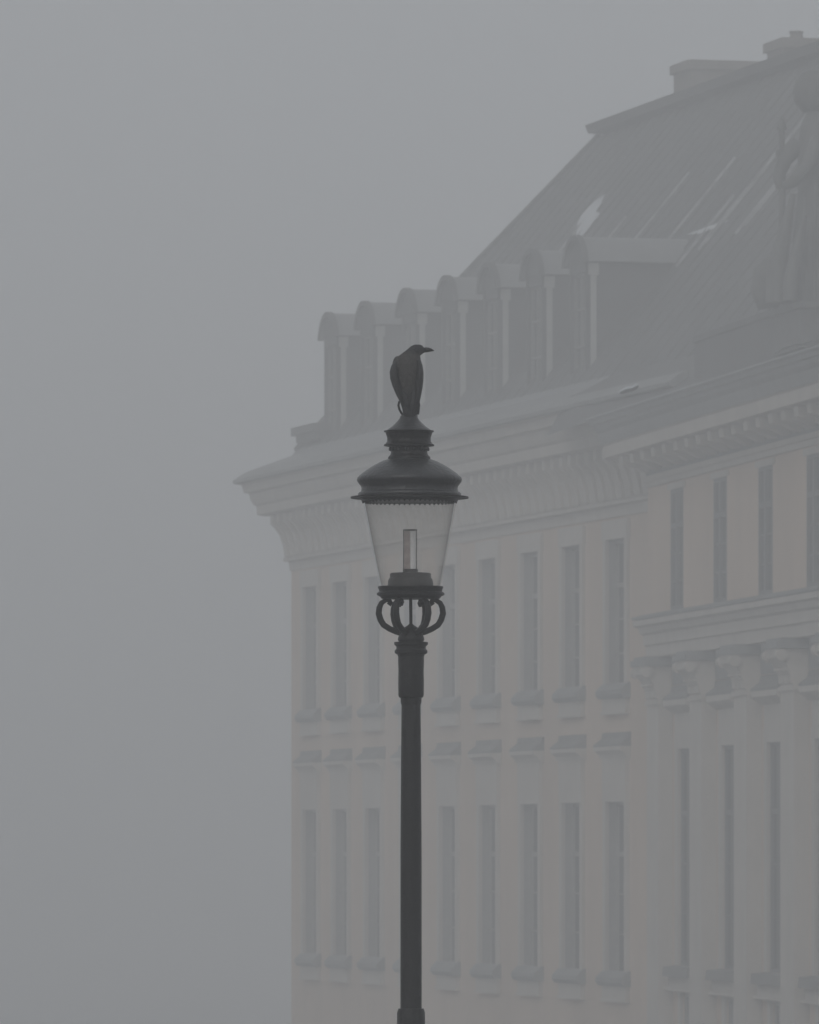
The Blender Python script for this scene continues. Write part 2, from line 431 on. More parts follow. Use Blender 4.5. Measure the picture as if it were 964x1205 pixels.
# low leaded apron behind the gutter, stops where the pavilion roof takes over
ap = MB()
E = lambda e, z, e2, z2: None
def ring(e): return [(-e, DEPTH), (-e, -e), (28.2, -e)]
r1, r2, r3 = ring(0.88), ring(0.0), ring(-0.12)
def band(mb, ra, za, rb, zb):
    for i in range(len(ra) - 1):
        mb.quad((*ra[i], za), (*ra[i+1], za), (*rb[i+1], zb), (*rb[i], zb))
band(ap, r1, 9.50, r2, 9.84); band(ap, r2, 9.84, r3, 10.0)
ap.add([(28.2, -0.88, 9.05), (28.2, -0.88, 9.50), (28.2, 0, 9.84), (28.2, 0.12, 10.0), (28.2, 0.5, 9.05)], [(0, 1, 2, 3, 4)])
A(ap, 'roof_apron', M['zinc'])
# consoles
bk = MB()
bk.prism_x([(-0.02, 7.345), (-0.20, 7.36), (-0.235, 7.62), (-0.33, 7.90), (-0.47, 8.06), (-0.56, 8.14), (-0.56, 8.365), (-0.02, 8.365)], -0.13, 0.13)
bkm = bk.mesh('bracket', M['stone'])
s = 0.25
while s < 33.6:
    A(bkm, 'bracket', loc=(s, 0, 0)); s += 0.662

k = 0.5
while k < 8:                                        # and round the far corner
    A(bkm, 'bracket', loc=(0, k, 0), rz=-math.pi / 2); k += 0.662
# string course low on the wall
A(sweep([(0.0, -4.5), (0.10, -4.5), (0.14, -4.4), (0.14, -4.2), (0.0, -4.15)], path), 'string_course', M['stone'])

# --- mansard roof, hipped at the far end
E0, Z0, E1, Z1 = 0.10, 9.95, 6.16, 17.29
def rect(e): return [(e, e), (LEN_A, e), (LEN_A, DEPTH - e), (e, DEPTH - e)]
mb = MB()
lv = [(0.10, 9.95), (0.50, 10.47), (3.2, 13.72), (6.16, 17.29)]
for i in range(len(lv) - 1):
    ra, rb = rect(lv[i][0]), rect(lv[i+1][0])
    for k in range(4):
        k2 = (k + 1) % 4
        mb.quad((*ra[k], lv[i][1]), (*ra[k2], lv[i][1]), (*rb[k2], lv[i+1][1]), (*rb[k], lv[i+1][1]))
roof = A(mb, 'roof', M['slate'])
mb = MB()                                             # upper slope and its eave
ra, rb = rect(5.93), rect(5.86)
lo_, hi_ = 17.30, 17.62
rc = [(8.2, 9), (LEN_A - 8.2, 9)]
mb.add([(*p, lo_) for p in rect(6.4)] + [(*p, 17.36) for p in ra] + [(*p, 17.56) for p in rb],
       [(0, 1, 2, 3)] + [(k, (k+1) % 4, (k+1) % 4 + 4, k + 4) for k in range(4)] + [(k + 4, (k+1) % 4 + 4, (k+1) % 4 + 8, k + 8) for k in range(4)])
mb.add([(*p, 17.56) for p in rb] + [(*rc[0], 18.2), (*rc[1], 18.2)], [(0, 1, 5, 4), (1, 2, 5), (2, 3, 4, 5), (3, 0, 4)])
place(mb.mesh('upper_roof', M['slate']), 'upper_roof', roof)
# standing seams
sm = MB(); 
def seam_pts(s, e):
    return [(s, e0 - 0.0, z0) for e0, z0 in lv]
def seam_mesh(wd, ht, a, b):
    """rib up the front slope between heights a..b (fractions)"""
    m_ = MB(); pts = []
    ts = [a + (b - a) * k / 6 for k in range(7)]
    tot = lv[-1][1] - lv[0][1]
    for t in ts:
        z = lv[0][1] + t * tot
        for i in range(len(lv) - 1):
            if lv[i][1] <= z <= lv[i+1][1] + 1e-6:
                q = (z - lv[i][1]) / (lv[i+1][1] - lv[i][1]); e = lv[i][0] + q * (lv[i+1][0] - lv[i][0]); break
        pts.append((e, z))
    for i in range(6):
        (e0, z0), (e1, z1) = pts[i], pts[i+1]
        n_ = Vector((0, -(z1 - z0), (e1 - e0))).normalized() * ht
        vs = []
        for x in (-wd/2, wd/2):
            vs += [(x, e0 + 0.01, z0), (x, e0 + n_.y, z0 + n_.z), (x, e1 + n_.y, z1 + n_.z), (x, e1 + 0.01, z1)]
        m_.add(vs, [(0,1,2,3), (7,6,5,4), (1,5,6,2), (0,4,5,1), (3,2,6,7)])
    return m_
smm = seam_mesh(0.04, 0.028, 0.0, 0.995).mesh('seam', M['slate'])
s = 6.93
while s < 62:
    place(smm, 'seam', roof, (s, 0, 0)); s += 0.9 + random.uniform(-0.12, 0.14)
for s_hip in [0.42 + 0.93 * k for k in range(7)]:      # shorter ones under the hip
    t = max(0.05, min(1, (s_hip - 0.12) / 6.06))
    place(seam_mesh(0.04, 0.028, 0.0, t * 0.98).mesh('seam', M['slate']), 'seam', roof, (s_hip, 0, 0))
# streaks of snow lying along some seams
st = [(26.2, .34, .55, .05), (27.02, .38, .82, .07), (27.25, .4, .62, .05), (29.3, .40, .98, .08), (29.55, .42, .7, .05), (31.9, .42, .66, .05),
      (33.6, .40, .93, .05), (35.3, .36, .86, .09), (35.75, .38, .86, .07), (37.2, .30, .66, .08), (37.6, .27, .60, .06), (19.8, .42, .7, .05),
      (16.9, .38, .6, .05), (12.6, .36, .7, .05), (31.0, .55, .9, .04), (23.3, .45, .7, .04), (39.0, .3, .75, .05)]
for s_, a, b, wd in st:
    o = place(seam_mesh(wd * 0.75, 0.05, a, b).mesh('snow_streak', M['snow_thin']), 'snow_streak', roof, (s_ + 0.031, 0, 0))
# hip capping at the far end
hp = MB()
hp.tube([(e, e, z + 0.02) for e, z in lv], 0.09, 8)
place(hp.mesh('hip_capping', M['slate2']), 'hip_capping', roof)
# small ledge on the far hip, beside the first dormer
lg = MB(); lg.box(0.02, 2.4, -0.02, 0.9, 10.32, 10.52); lg.box(0.15, 2.3, 0.08, 0.9, 10.15, 10.32)
A(lg, 'roof_ledge', M['slate2'])

# --- chimneys
def chimney(s0, s1, e0, e1, z0, z1, pot):
    m_ = MB(); m_.box(s0, s1, e0, e1, z0, z1 - 0.22); m_.box(s0 - 0.08, s1 + 0.08, e0 - 0.08, e1 + 0.08, z1 - 0.22, z1)
    c = place(m_.mesh('chimney', M['brick']), 'chimney', roof)
    for ps, pe in pot:
        m_ = MB(); m_.lathe([(0.17, z1 - 0.0), (0.14, z1 + 0.14), (0.17, z1 + 0.15), (0.17, z1 + 0.19)], 14, ps, pe)
        # a pot is too deep in the tree to hang under the chimney, so it sits beside it under the roof
        place(m_.mesh('chimney_pot', M['brick'], 40), 'chimney_pot', roof)
def sA(x, e):                                           # helper used to lay the roof out from image pixel coordinates
    Z = 353875 * (1 - e / 40.81) / (x + 1667)
    return (CY - Z - 0.2478 * e) / 0.9688
def zA(y, x, e):
    Z = 353875 * (1 - e / 40.81) / (x + 1667); return (1006 - y) * Z / FPX
c0, c1 = sA(793, -7.6), sA(813, -7.6)
chimney(c0, c1, 7.6, 9.3, 17.0, zA(75, 800, -7.6) , [])
c2, c3 = sA(903, -7.6), sA(923, -7.6)
chimney(c2, c3, 7.6, 10.4, 17.0, zA(51.5, 903, -7.6), [(c3 - 0.35, 8.0)])

# --- dormers
dorm_s = [2.75, 6.40, 10.40, 14.10, 17.80, 21.45, 24.95]
EF = 0.40
hw, ha, ez, tz_ = 0.62, 0.82, 12.60, 13.16
def arc(half, zb, rise, n=10, y=0.0):
    R = (half * half + rise * rise) / (2 * rise); zc = zb + rise - R; a0 = math.asin(min(1, half / R))
    return [(R * math.sin(-a0 + 2 * a0 * k / n), zc + R * math.cos(-a0 + 2 * a0 * k / n)) for k in range(n + 1)]
YF = EF                                                # front plane (inward of the wall face)
def slope_e(z):
    for i in range(len(lv) - 1):
        if z <= lv[i+1][1]: 
            q = (z - lv[i][1]) / (lv[i+1][1] - lv[i][1]); return lv[i][0] + q * (lv[i+1][0] - lv[i][0])
    return 6.16
ck = MB()                                              # cheeks: body back to the slope
yb_b, yb_t = slope_e(10.0) + 0.25, slope_e(ez) + 0.3
ck.add([(-hw, YF + 0.10, 10.0), (-hw, YF + 0.10, ez), (-hw, yb_t, ez), (-hw, yb_b, 10.0),
        (hw, YF + 0.10, 10.0), (hw, YF + 0.10, ez), (hw, yb_t, ez), (hw, yb_b, 10.0)],
       [(0, 1, 2, 3), (7, 6, 5, 4), (1, 5, 6, 2), (0, 3, 7, 4), (0, 4, 5, 1), (3, 2, 6, 7)])
ckm = ck.mesh('dormer', M['slate'])
ff = MB()                                              # front frame: jambs, sill, arched head
jt = 0.07
for sx in (-1, 1):
    x0, x1 = sorted((sx * (hw - jt), sx * (hw + 0.03))); ff.box(x0, x1, YF - 0.08, YF + 0.02, 10.03, ez)
ff.box(-hw - 0.08, hw + 0.08, YF - 0.14, YF + 0.12, 9.93, 10.03)
ffm = ff.mesh('dormer_front', M['slate'])
cbm = []
for sx in (-1, 1):                                     # pale boards covering the front edge of each cheek
    cb = MB()
    x0, x1 = sorted((sx * (hw + 0.003), sx * (hw + 0.05))); cb.box(x0, x1, YF + 0.021, YF + 0.15, 10.03, ez - 0.30)
    x0, x1 = sorted((sx * (hw + 0.003), sx * (hw + 0.09))); cb.box(x0, x1, YF - 0.03, YF + 0.19, ez - 0.30, ez - 0.05)
    cbm.append(cb.mesh('cheek_board', M['cream']))
sf = MB()
t = 0.06; wx = hw - jt
sf.box(-wx, -wx + t, YF, YF + 0.07, 10.03, ez - 0.22); sf.box(wx - t, wx, YF, YF + 0.07, 10.03, ez - 0.22)
sf.box(-0.04, 0.04, YF - 0.01, YF + 0.07, 10.03, ez - 0.22)
for q in (10.03, 10.8, 11.6, ez - 0.28): sf.box(-wx + t, -0.04, YF, YF + 0.07, q, q + 0.05); sf.box(0.04, wx - t, YF, YF + 0.07, q, q + 0.05)
sfm = sf.mesh('sash_frame', M['stone_dark'])
pn = MB(); pn.box(-wx, wx, YF + 0.075, YF + 0.098, 10.03, ez - 0.22); pnm = pn.mesh('pane', M['pane'])
# barrel roof with a front arch board
outer = arc(ha, ez - 0.02, tz_ - ez + 0.02, 14); inner = arc(ha - 0.14, ez - 0.02, tz_ - ez - 0.06, 14)
br = MB()
n_ = len(outer); yf = YF - 0.17; tri = []
vs = []
for x, z in outer: vs.append((x, yf, z))
for x, z in outer: vs.append((x, slope_e(z) + 0.15, z))
for x, z in inner: vs.append((x, yf, z))
for x, z in inner: vs.append((x, slope_e(z) + 0.15, z))
fs = []
for i in range(n_ - 1):
    fs += [(i, i+1, n_+i+1, n_+i), (2*n_+i, 3*n_+i, 3*n_+i+1, 2*n_+i+1), (i, 2*n_+i, 2*n_+i+1, i+1)]
fs += [(0, n_, 3*n_, 2*n_), (n_-1, 3*n_-1, 4*n_-1, 2*n_-1)]
br.add(vs, fs)
brm = br.mesh('dormer_roof', M['zinc'], 40)
tp = MB()                                              # tympanum under the arch
pts = [(x, z) for x, z in arc(ha - 0.15, ez - 0.0, tz_ - ez - 0.08, 14)]
tp.prism_y(pts, YF - 0.10, YF + 0.4)
tp.box(-hw + jt + 0.02, hw - jt - 0.02, YF - 0.06, YF + 0.12, ez - 0.22, ez + 0.02)
tpm = tp.mesh('tympanum', M['slate'])
hr = MB()                                              # dark hood rim moulding
vs = []; fs = []
o2 = arc(ha + 0.035, ez - 0.05, tz_ - ez + 0.085, 14); i2 = arc(ha - 0.10, ez - 0.05, tz_ - ez - 0.03, 14)
for ring_, yy in ((o2, yf - 0.03), (o2, yf + 0.10), (i2, yf - 0.03), (i2, yf + 0.10)): vs += [(x, yy, z) for x, z in ring_]
for i in range(n_ - 1):
    fs += [(i, i+1, n_+i+1, n_+i), (2*n_+i, 3*n_+i, 3*n_+i+1, 2*n_+i+1), (i, 2*n_+i, 2*n_+i+1, i+1), (n_+i, n_+i+1, 3*n_+i+1, 3*n_+i)]
fs += [(0, n_, 3*n_, 2*n_), (n_-1, 3*n_-1, 4*n_-1, 2*n_-1)]
hr.add(vs, fs); hrm = hr.mesh('arch_rim', M['slate'])
for s in dorm_s:
    d = A(ckm, 'dormer', loc=(s, 0, 0))
    for me, nm in ((ffm, 'dormer_front'), (cbm[0], 'cheek_board'), (cbm[1], 'cheek_board'), (sfm, 'sash_frame'), (pnm, 'pane'), (brm, 'dormer_roof'), (tpm, 'tympanum'), (hrm, 'arch_rim')):
        place(me, nm, d)
# snow caught above the last dormer and in the valley beside it
def slope_patch(outline, th):
    """patch on the front slope: (s, z) outline, thin irregular sheet"""
    m_ = MB(); n = len(outline)
    cs = sum(p[0] for p in outline) / n; cz = sum(p[1] for p in outline) / n
    vs = [(s_, slope_e(z) - 0.015, z) for s_, z in outline] + [(cs, slope_e(cz) - th, cz + th)]
    m_.add(vs, [(i, (i+1) % n, n) for i in range(n)]); return m_

# --- the central pavilion
zt = 7.33
pil = [0.60, 4.80, 8.93, 12.99, 17.06, 21.13, 25.2]
PW = 1.15
attic = [2.88, 6.97, 11.02, 15.10, 19.1, 23.17]
main_c = [(pil[i] + pil[i+1]) / 2 for i in range(6)]
AT = (4.80, 7.17); MN = (-2.18, 2.09); ME = (-4.9, -2.72)
mb = MB()
pierced(mb, 0, LEN_B - 1, 4.3, 7.34, 0, [(s - 0.62, s + 0.62, *AT) for s in attic], 0.07)
mh = [(s - 0.80, s + 0.80, *MN) for s in main_c] + [(s - 0.50, s + 0.50, *ME) for s in main_c] + [(s - 0.8, s + 0.8, -9.4, -6.2) for s in main_c]
pierced(mb, 0, LEN_B - 1, BASE, 4.3, 0.26, mh, 0.10)
mb.quad((0, 0, 4.3), (LEN_B - 1, 0, 4.3), (LEN_B - 1, 0.26, 4.3), (0, 0.26, 4.3))
mb.quad((0, 0, 7.34), (0, 6, 7.34), (0, 6, BASE), (0, 0, BASE))
mb.quad((LEN_B - 1, 0, 7.34), (LEN_B - 1, 8, 7.34), (LEN_B - 1, 8, BASE), (LEN_B - 1, 0, BASE))
wallB = Bp(mb, 'wall', M['plaster'])
wallB['label'] = 'wall of the pavilion that steps forward, with a recessed main floor'
pathB = [(0, 6), (0, 0), (LEN_B - 1, 0), (LEN_B - 1, 6)]
pathR = [(0, 0), (LEN_B - 1, 0)]
Bp(sweep([(0, 7.32), (0.05, 7.325), (0.06, 7.43), (0.10, 7.44), (0.11, 7.54), (0.03, 7.55)], pathB), 'architrave', M['stone'])
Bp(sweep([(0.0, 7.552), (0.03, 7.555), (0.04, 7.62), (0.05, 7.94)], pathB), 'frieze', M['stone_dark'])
Bp(sweep([(0.0, 7.942), (0.70, 7.95), (0.745, 7.96), (0.76, 8.19), (0.80, 8.22)], pathB), 'cornice', M['stone'])
Bp(sweep([(0.0, 8.222), (0.80, 8.225), (0.84, 8.34), (0.86, 8.44), (0.93, 8.52), (0.95, 8.60), (1.00, 8.61), (1.02, 8.70)], pathB), 'crown_moulding', M['lead'])
mo = MB(); mo.prism_x([(-0.02, 7.62), (-0.14, 7.62), (-0.34, 7.72), (-0.60, 7.76), (-0.62, 7.938), (-0.02, 7.938)], -0.19, 0.19)
mom = mo.mesh('modillion', M['stone'])
k = 0.3
while k < LEN_B - 1: Bp(mom, 'modillion', loc=(k, 0, 0)); k += 1.07
# entablature under the attic
Bp(sweep([(-0.25, 3.93), (0.03, 3.93), (0.04, 4.16), (0.08, 4.18), (0.09, 4.38), (0.15, 4.42), (0.18, 4.53), (0.26, 4.56), (0.27, 4.66), (0.20, 4.68)], pathB), 'entablature', M['stone'])
Bp(sweep([(0.0, 4.682), (0.28, 4.685), (0.285, 4.74), (0.04, 4.80)], pathB), 'ledge_flashing', M['lead'])
# attic windows
wsT = window_set(1.24, *AT, 0.07, 'attic')
su = MB(); su.box(-0.80, 0.80, -0.03, 0.01, AT[1] - AT[0], AT[1] - AT[0] + 0.12); wsT['sash_frame'] = (wsT['sash_frame'][0], None); wsT['sash_frame'][0].materials[0] = M['sash_dark']; wsT.pop('panes'); wsT['window'] = (su.mesh('window', M['stone']), None)
for s in attic: put_window(wsT, Bp, s, 0, AT[0])
# main floor windows between the pilasters
def main_window():
    d = {}; h = MN[1] - MN[0]; hw_ = 0.80
    su = MB(); su.box(-hw_ - 0.30, -hw_, -0.05, 0.01, 0, h); su.box(hw_, hw_ + 0.30, -0.05, 0.01, 0, h)
    su.box(-hw_ - 0.30, hw_ + 0.30, -0.062, 0.01, h, h + 0.22)
    d['window'] = (su.mesh('window', M['stone']), None)
    _, fr, pa, _, _ = window_meshes(1.60, *MN, 0.10, 'main')
    d['sash_frame'] = (fr.mesh('sash_frame', M['sash_dark']), None); d['pane'] = (pa.mesh('pane', M['pane_deep']), None)
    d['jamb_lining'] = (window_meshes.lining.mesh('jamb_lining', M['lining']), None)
    m_ = MB(); m_.box(-hw_ - 0.12, hw_ + 0.12, -0.08, 0.01, h + 0.22, h + 0.80); d['frieze_block'] = (m_.mesh('frieze_block', M['stone']), None)
    m_ = MB(); m_.prism_x([(0, h + 0.68), (-0.10, h + 0.70), (-0.24, h + 0.80), (-0.28, h + 0.84), (-0.28, h + 0.95), (0, h + 0.95)], -1.10, 1.10)
    d['hood'] = (m_.mesh('hood', M['stone']), None)
    m_ = MB(); m_.prism_x([(0, h + 0.952), (-0.285, h + 0.953), (-0.285, h + 1.0), (-0.12, h + 1.12), (-0.10, h + 1.24), (0, h + 1.26)], -1.12, 1.12)
    d['hood_flashing'] = (m_.mesh('hood_flashing', M['stone_dark']), None)
    m_ = MB(); m_.prism_x([(0.2, 0.02), (-0.26, -0.03), (-0.28, -0.22), (0.2, -0.22)], -1.2, 1.2); d['sill'] = (m_.mesh('sill', M['stone_dark']), None)
    m_ = MB(); m_.box(-1.12, 1.12, -0.17, 0.02, -0.46, -0.222); d['apron'] = (m_.mesh('apron', M['stone']), None)
    return d
wsM = main_window()
pnl = MB(); pnl.box(-1.44, 1.44, -0.03, 0.01, 3.36, 3.92); pnl.box(-1.30, 1.30, -0.05, -0.03, 3.44, 3.84); pnlm = pnl.mesh('shade_panel', M['lead'])  # dark sheet on the recessed wall; its colour imitates shade below the entablature
for s in main_c: put_window(wsM, Bp, s, 0.26, MN[0]); Bp(pnlm, 'shade_panel', loc=(s, 0.26, 0))
def small_window():
    d = {}; h = ME[1] - ME[0]
    su = MB(); su.box(-0.72, -0.50, -0.06, 0.01, 0, h); su.box(0.50, 0.72, -0.06, 0.01, 0, h); su.box(-0.72, 0.72, -0.07, 0.01, h - 0.0, h + 0.07)
    d['window'] = (su.mesh('window', M['stone']), None)
    _, fr, pa, _, _ = window_meshes(1.0, *ME, 0.10, 'main')
    d['sash_frame'] = (fr.mesh('sash_frame', M['sash']), None); d['pane'] = (pa.mesh('pane', M['pane']), None)
    return d
wsE = small_window()
for s in main_c: put_window(wsE, Bp, s, 0.26, ME[0])
# pilasters with flaring capitals
pm = MB(); pm.box(-PW/2, PW/2, -0.03, 0.30, BASE + 1.6, 3.10); pm.box(-PW/2 - 0.06, PW/2 + 0.06, -0.07, 0.28, 2.98, 3.06)
pm.box(-PW/2 - 0.12, PW/2 + 0.12, -0.16, 0.30, BASE, BASE + 1.6)
pmm = pm.mesh('pilaster', M['stone'])
cm_ = MB()
prof = [(0.28, 3.10), (-0.05, 3.10), (-0.07, 3.22), (-0.12, 3.38), (-0.21, 3.50), (-0.31, 3.58), (-0.33, 3.74), (0.28, 3.74)]
cm_.prism_x(prof, -PW/2 + 0.04, PW/2 - 0.04)
for sx in (-1, 1):                                      # small corner scrolls
    x0, x1 = sorted((sx * (PW/2 - 0.14), sx * (PW/2 + 0.05)))
    cm_.prism_x([(-0.26 + 0.11 * math.cos(a), 3.62 + 0.11 * math.sin(a)) for a in [2 * math.pi * k / 12 for k in range(12)]], x0, x1)
cmm = cm_.mesh('capital', M['stone'])
lf = MB()                                               # one curled leaf, set in two tiers round the bell
lf.prism_x([(0.0, 0.0), (-0.03, 0.02), (-0.04, 0.16), (-0.08, 0.24), (-0.13, 0.25), (-0.12, 0.29), (-0.06, 0.30), (0.0, 0.24)], -0.13, 0.13)
lfm = lf.mesh('leaf', M['stone'])
ab = MB(); ab.box(-PW/2 - 0.05, PW/2 + 0.05, -0.36, 0.26, 3.742, 3.86); ab.box(-PW/2 - 0.0, PW/2 + 0.0, -0.30, 0.26, 3.86, 3.928)
abm = ab.mesh('abacus', M['lead'])
for s in pil:
    p_ = Bp(pmm, 'pilaster', loc=(s, 0, 0)); cp = Bp(cmm, 'capital', loc=(s, 0, 0))
    for lx_, ly_, lz_ in ((-0.36, -0.05, 3.10), (0, -0.05, 3.10), (0.36, -0.05, 3.10), (-0.18, -0.09, 3.26), (0.18, -0.09, 3.26)):
        place(lfm, 'leaf', cp, (lx_, ly_, lz_))
    place(abm, 'abacus', cp)
Bp(sweep([(-0.2, -2.62), (-0.10, -2.62), (-0.08, -2.68), (-0.2, -2.70)], pathR), 'string_course', M['stone'])

# roof of the pavilion: low lead slope up to the mansard, hipped back at its far end
def b2a(x, y, z=0):
    c, s_ = math.cos(RB), math.sin(RB); return (B0.x + c*x - s_*y, B0.y + s_*x + c*y, z)
L = LEN_B - 1
P1 = b2a(-1.02, -1.02, 8.705); P2 = b2a(L + 1.02, -1.02, 8.705); P5 = b2a(-1.02, 2.2, 8.705)
P3 = (LEN_A - 1.0, 0.14, 10.02); P4 = (29.6, 0.14, 10.02); P6 = (28.3, -0.86, 9.46); P7 = (28.3, 0.14, 10.0)
mb = MB(); mb.add([P1, P2, P3, P4], [(0, 1, 2, 3)]); mb.add([P1, P4, P6], [(0, 1, 2)]); mb.add([P4, P7, P6], [(0, 1, 2)])
mb.add([P1, P6, (28.3, -1.3, 8.705)], [(0, 1, 2)])
rb_ = A(mb, 'roof', M['slate']); rb_['label'] = 'low dark roof slope above the pavilion cornice'
# thin zinc lip along its edge, with snow caught on it
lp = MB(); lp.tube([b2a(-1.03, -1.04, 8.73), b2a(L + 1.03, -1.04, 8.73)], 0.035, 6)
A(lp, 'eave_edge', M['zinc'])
# parapet plinth standing on the slope
pp = MB(); pp.box(3.4, L, 0.25, 0.62, 8.9, 9.98); pp.box(3.4, L, 0.20, 0.66, 9.98, 10.10)
Bp(pp, 'parapet', M['slate'])

# --- statue group on the parapet
stt = empty('rooftop_statue', (0, 0, 0))
def b_world(x, y, z):
    a = b2a(x, y, z); th = ANG_A - math.pi / 2
    return (U*(CX + a[0]*math.cos(th) - a[1]*math.sin(th)), U*(CY + a[0]*math.sin(th) + a[1]*math.cos(th)), LOW + U*(H + z))
stt.location = b_world(14.35, -0.15, 9.0); stt.rotation_euler = (0, 0, ANG_B - math.pi / 2)
tag(stt, 'grey stone statue group with a round top and hanging drapery on the roof parapet', 'statue')
m_ = MB(); m_.box(-0.55, 1.7, -0.30, 0.75, 0, 0.70); m_.box(-0.62, 1.8, -0.36, 0.83, 0.70, 0.82)
place(m_.mesh('pedestal', M['dark_lead']), 'pedestal', stt)
m_ = MB()
# cloaked body: fluted rings
rows = [(0.82, .70, .50), (1.1, .66, .46), (1.5, .62, .42), (2.0, .56, .38), (2.5, .50, .36), (2.9, .47, .34), (3.3, .52, .36), (3.7, .56, .36), (3.95, .50, .32), (4.15, .34, .26), (4.3, .17, .17), (4.5, .15, .15)]
segs = 60; rr = []
for z, rx, ry in rows:
    rr.append(len(m_.v)); amp = 0.16 * max(0, min(1, (3.4 - z) / 1.6))
    for k in range(segs):
        a = 2 * math.pi * k / segs; f = 1 + amp * math.sin(7 * a + z * 1.1) + amp * .6 * math.sin(15 * a - z * .7)
        m_.v.append((0.56 + 0.82 * rx * f * math.cos(a), 0.2 + 0.82 * ry * f * math.sin(a), z))
for i in range(len(rows) - 1):
    for k in range(segs):
        k2 = (k+1) % segs; m_.f.append((rr[i]+k, rr[i]+k2, rr[i+1]+k2, rr[i+1]+k))
m_.f.append(tuple(rr[0]+k for k in range(segs))[::-1]); m_.f.append(tuple(rr[-1]+k for k in range(segs)))
place(m_.mesh('draped_body', M['dark_lead'], 60), 'draped_body', stt)
m_ = MB()
m_.lathe([(0.05, 4.28), (0.22, 4.32), (0.34, 4.46), (0.385, 4.66), (0.34, 4.86), (0.24, 4.99), (0.10, 5.05), (0.02, 5.06)], 28, 0.52, 0.2)
place(m_.mesh('round_top', M['dark_lead'], 50), 'round_top', stt)
m_ = MB()
m_.tube([(0.35, -0.34, 0.9), (0.35, -0.36, 2.0), (0.36, -0.34, 3.2), (0.36, -0.36, 4.0)], [.07, .06, .06, .05], 10)
m_.box(0.22, 0.50, -0.44, -0.24, 3.55, 3.64); m_.tube([(0.36, -0.36, 4.0), (0.36, -0.36, 4.12), (0.36, -0.36, 4.25)], [.10, .07, .01], 8)
place(m_.mesh('standard', M['dark_lead'], 50), 'standard', stt)

def lump(name, pts, rad):
    m_ = MB(); m_.tube(pts, rad, 14); place(m_.mesh(name, M['dark_lead'], 80), name, stt)
lump('arm', [(0.5, -0.05, 3.75), (0.42, -0.32, 3.45), (0.36, -0.42, 3.15), (0.36, -0.38, 2.95)], [.16, .14, .11, .08])
lump('arm', [(0.95, 0.2, 3.75), (1.15, -0.05, 3.3), (1.05, -0.3, 3.0), (0.85, -0.4, 2.95)], [.17, .14, .11, .08])
for k, (x_, y_, h_) in enumerate([(0.1, -0.42, 1.7), (0.45, -0.5, 1.35), (0.85, -0.48, 1.9), (1.2, -0.35, 1.5)]):
    lump('drapery_fold', [(x_, y_ + .22, h_ + .9), (x_ - .03, y_ + .08, h_ + .2), (x_, y_ - .03, h_ - .35), (x_ + .05, y_ - .06, 0.84)], [.05, .12, .15, .13])
lump('shield', [(-0.25, -0.50, 0.84), (-0.25, -0.56, 1.15), (-0.22, -0.54, 1.5), (-0.15, -0.45, 1.75)], [.16, .24, .22, .05])

# --- snow lying on the roof
def a_world(p):
    th = ANG_A - math.pi / 2
    return (U*(CX + p[0]*math.cos(th) - p[1]*math.sin(th)), U*(CY + p[0]*math.sin(th) + p[1]*math.cos(th)), LOW + U*(H + p[2]))
def snow_obj(mb_, label, group=None):
    org = mb_.v[0]
    mb_.v = [(v[0] - org[0], v[1] - org[1], v[2] - org[2]) for v in mb_.v]
    o = place(mb_.mesh('snow_patch', M['snow'], 60), 'snow_patch', None, a_world(org), ANG_A - math.pi / 2)
    tag(o, label, 'snow', group)
def xs_on_slope(x, y):
    """front-slope point for an image pixel"""
    z = 11.0
    for _ in range(12):
        e = -slope_e(z); z = zA(y, x, e)
    return (sA(x, e), z)
pts = [(679, 276), (680, 263), (685, 253), (694, 243), (704, 234), (713, 227), (708, 240), (702, 248), (707, 251), (703, 256), (698, 262), (693, 269), (686, 277)]
snow_obj(slope_patch([xs_on_slope(*p) for p in pts], 0.05), 'largest white snow patch, a ragged wedge on the steep roof above the nearest dormer')
pts = [(808, 276), (822, 271.5), (836, 266), (848, 262), (860, 258), (850, 264.5), (838, 270), (824, 275)]
snow_obj(slope_patch([xs_on_slope(*p) for p in pts], 0.03), 'thin pale snow drift in the roof valley where the nearest dormer roof ends')

def on_pav(x, y):
    """point of the low pavilion slope for an image pixel"""
    d = Vector(((x - 482) / FPX, 1, (1006 - y) / FPX))
    W = [Vector(a_world(p)) for p in (P1, P2, P3)]
    n = (W[1] - W[0]).cross(W[2] - W[0]); t = n.dot(W[0] - Vector((0, 0, CAM_Z))) / n.dot(d)
    p = Vector((0, 0, CAM_Z)) + d * t; th = -(ANG_A - math.pi / 2)
    q = (p - Vector((CX * U, CY * U, LOW))) / U; return (q.x*math.cos(th) - q.y*math.sin(th), q.x*math.sin(th) + q.y*math.cos(th), q.z - H)
def flat_patch(pts, th):
    n = len(pts); c = [sum(p[i] for p in pts) / n for i in range(3)]
    m_ = MB(); top = [(c[0] + (p[0] - c[0]) * .8, c[1] + (p[1] - c[1]) * .8, c[2] + (p[2] - c[2]) * .8 + 0.012 + th) for p in pts]
    m_.add([(p[0], p[1], p[2] + 0.008) for p in pts] + top, [(i, (i+1) % n, n + (i+1) % n, n + i) for i in range(n)] + [tuple(range(n, 2*n)), tuple(range(n))[::-1]]); return m_
pp_ = [(728, 463), (736, 459), (744, 457.5), (751, 454), (752, 456), (748, 460), (740, 462.5), (733, 464.5)]
snow_obj(flat_patch([on_pav(*p) for p in pp_], 0.03), 'small bright snow patch on the low roof just behind the pavilion cornice')
LAB = ['second snow streak from the left on the roof edge below the statue', 'middle snow streak on the roof edge below the statue',
       'fourth and widest snow streak on the roof edge below the statue', 'rightmost short snow streak on the roof edge below the statue',
       'leftmost short snow streak on the roof edge below the statue']
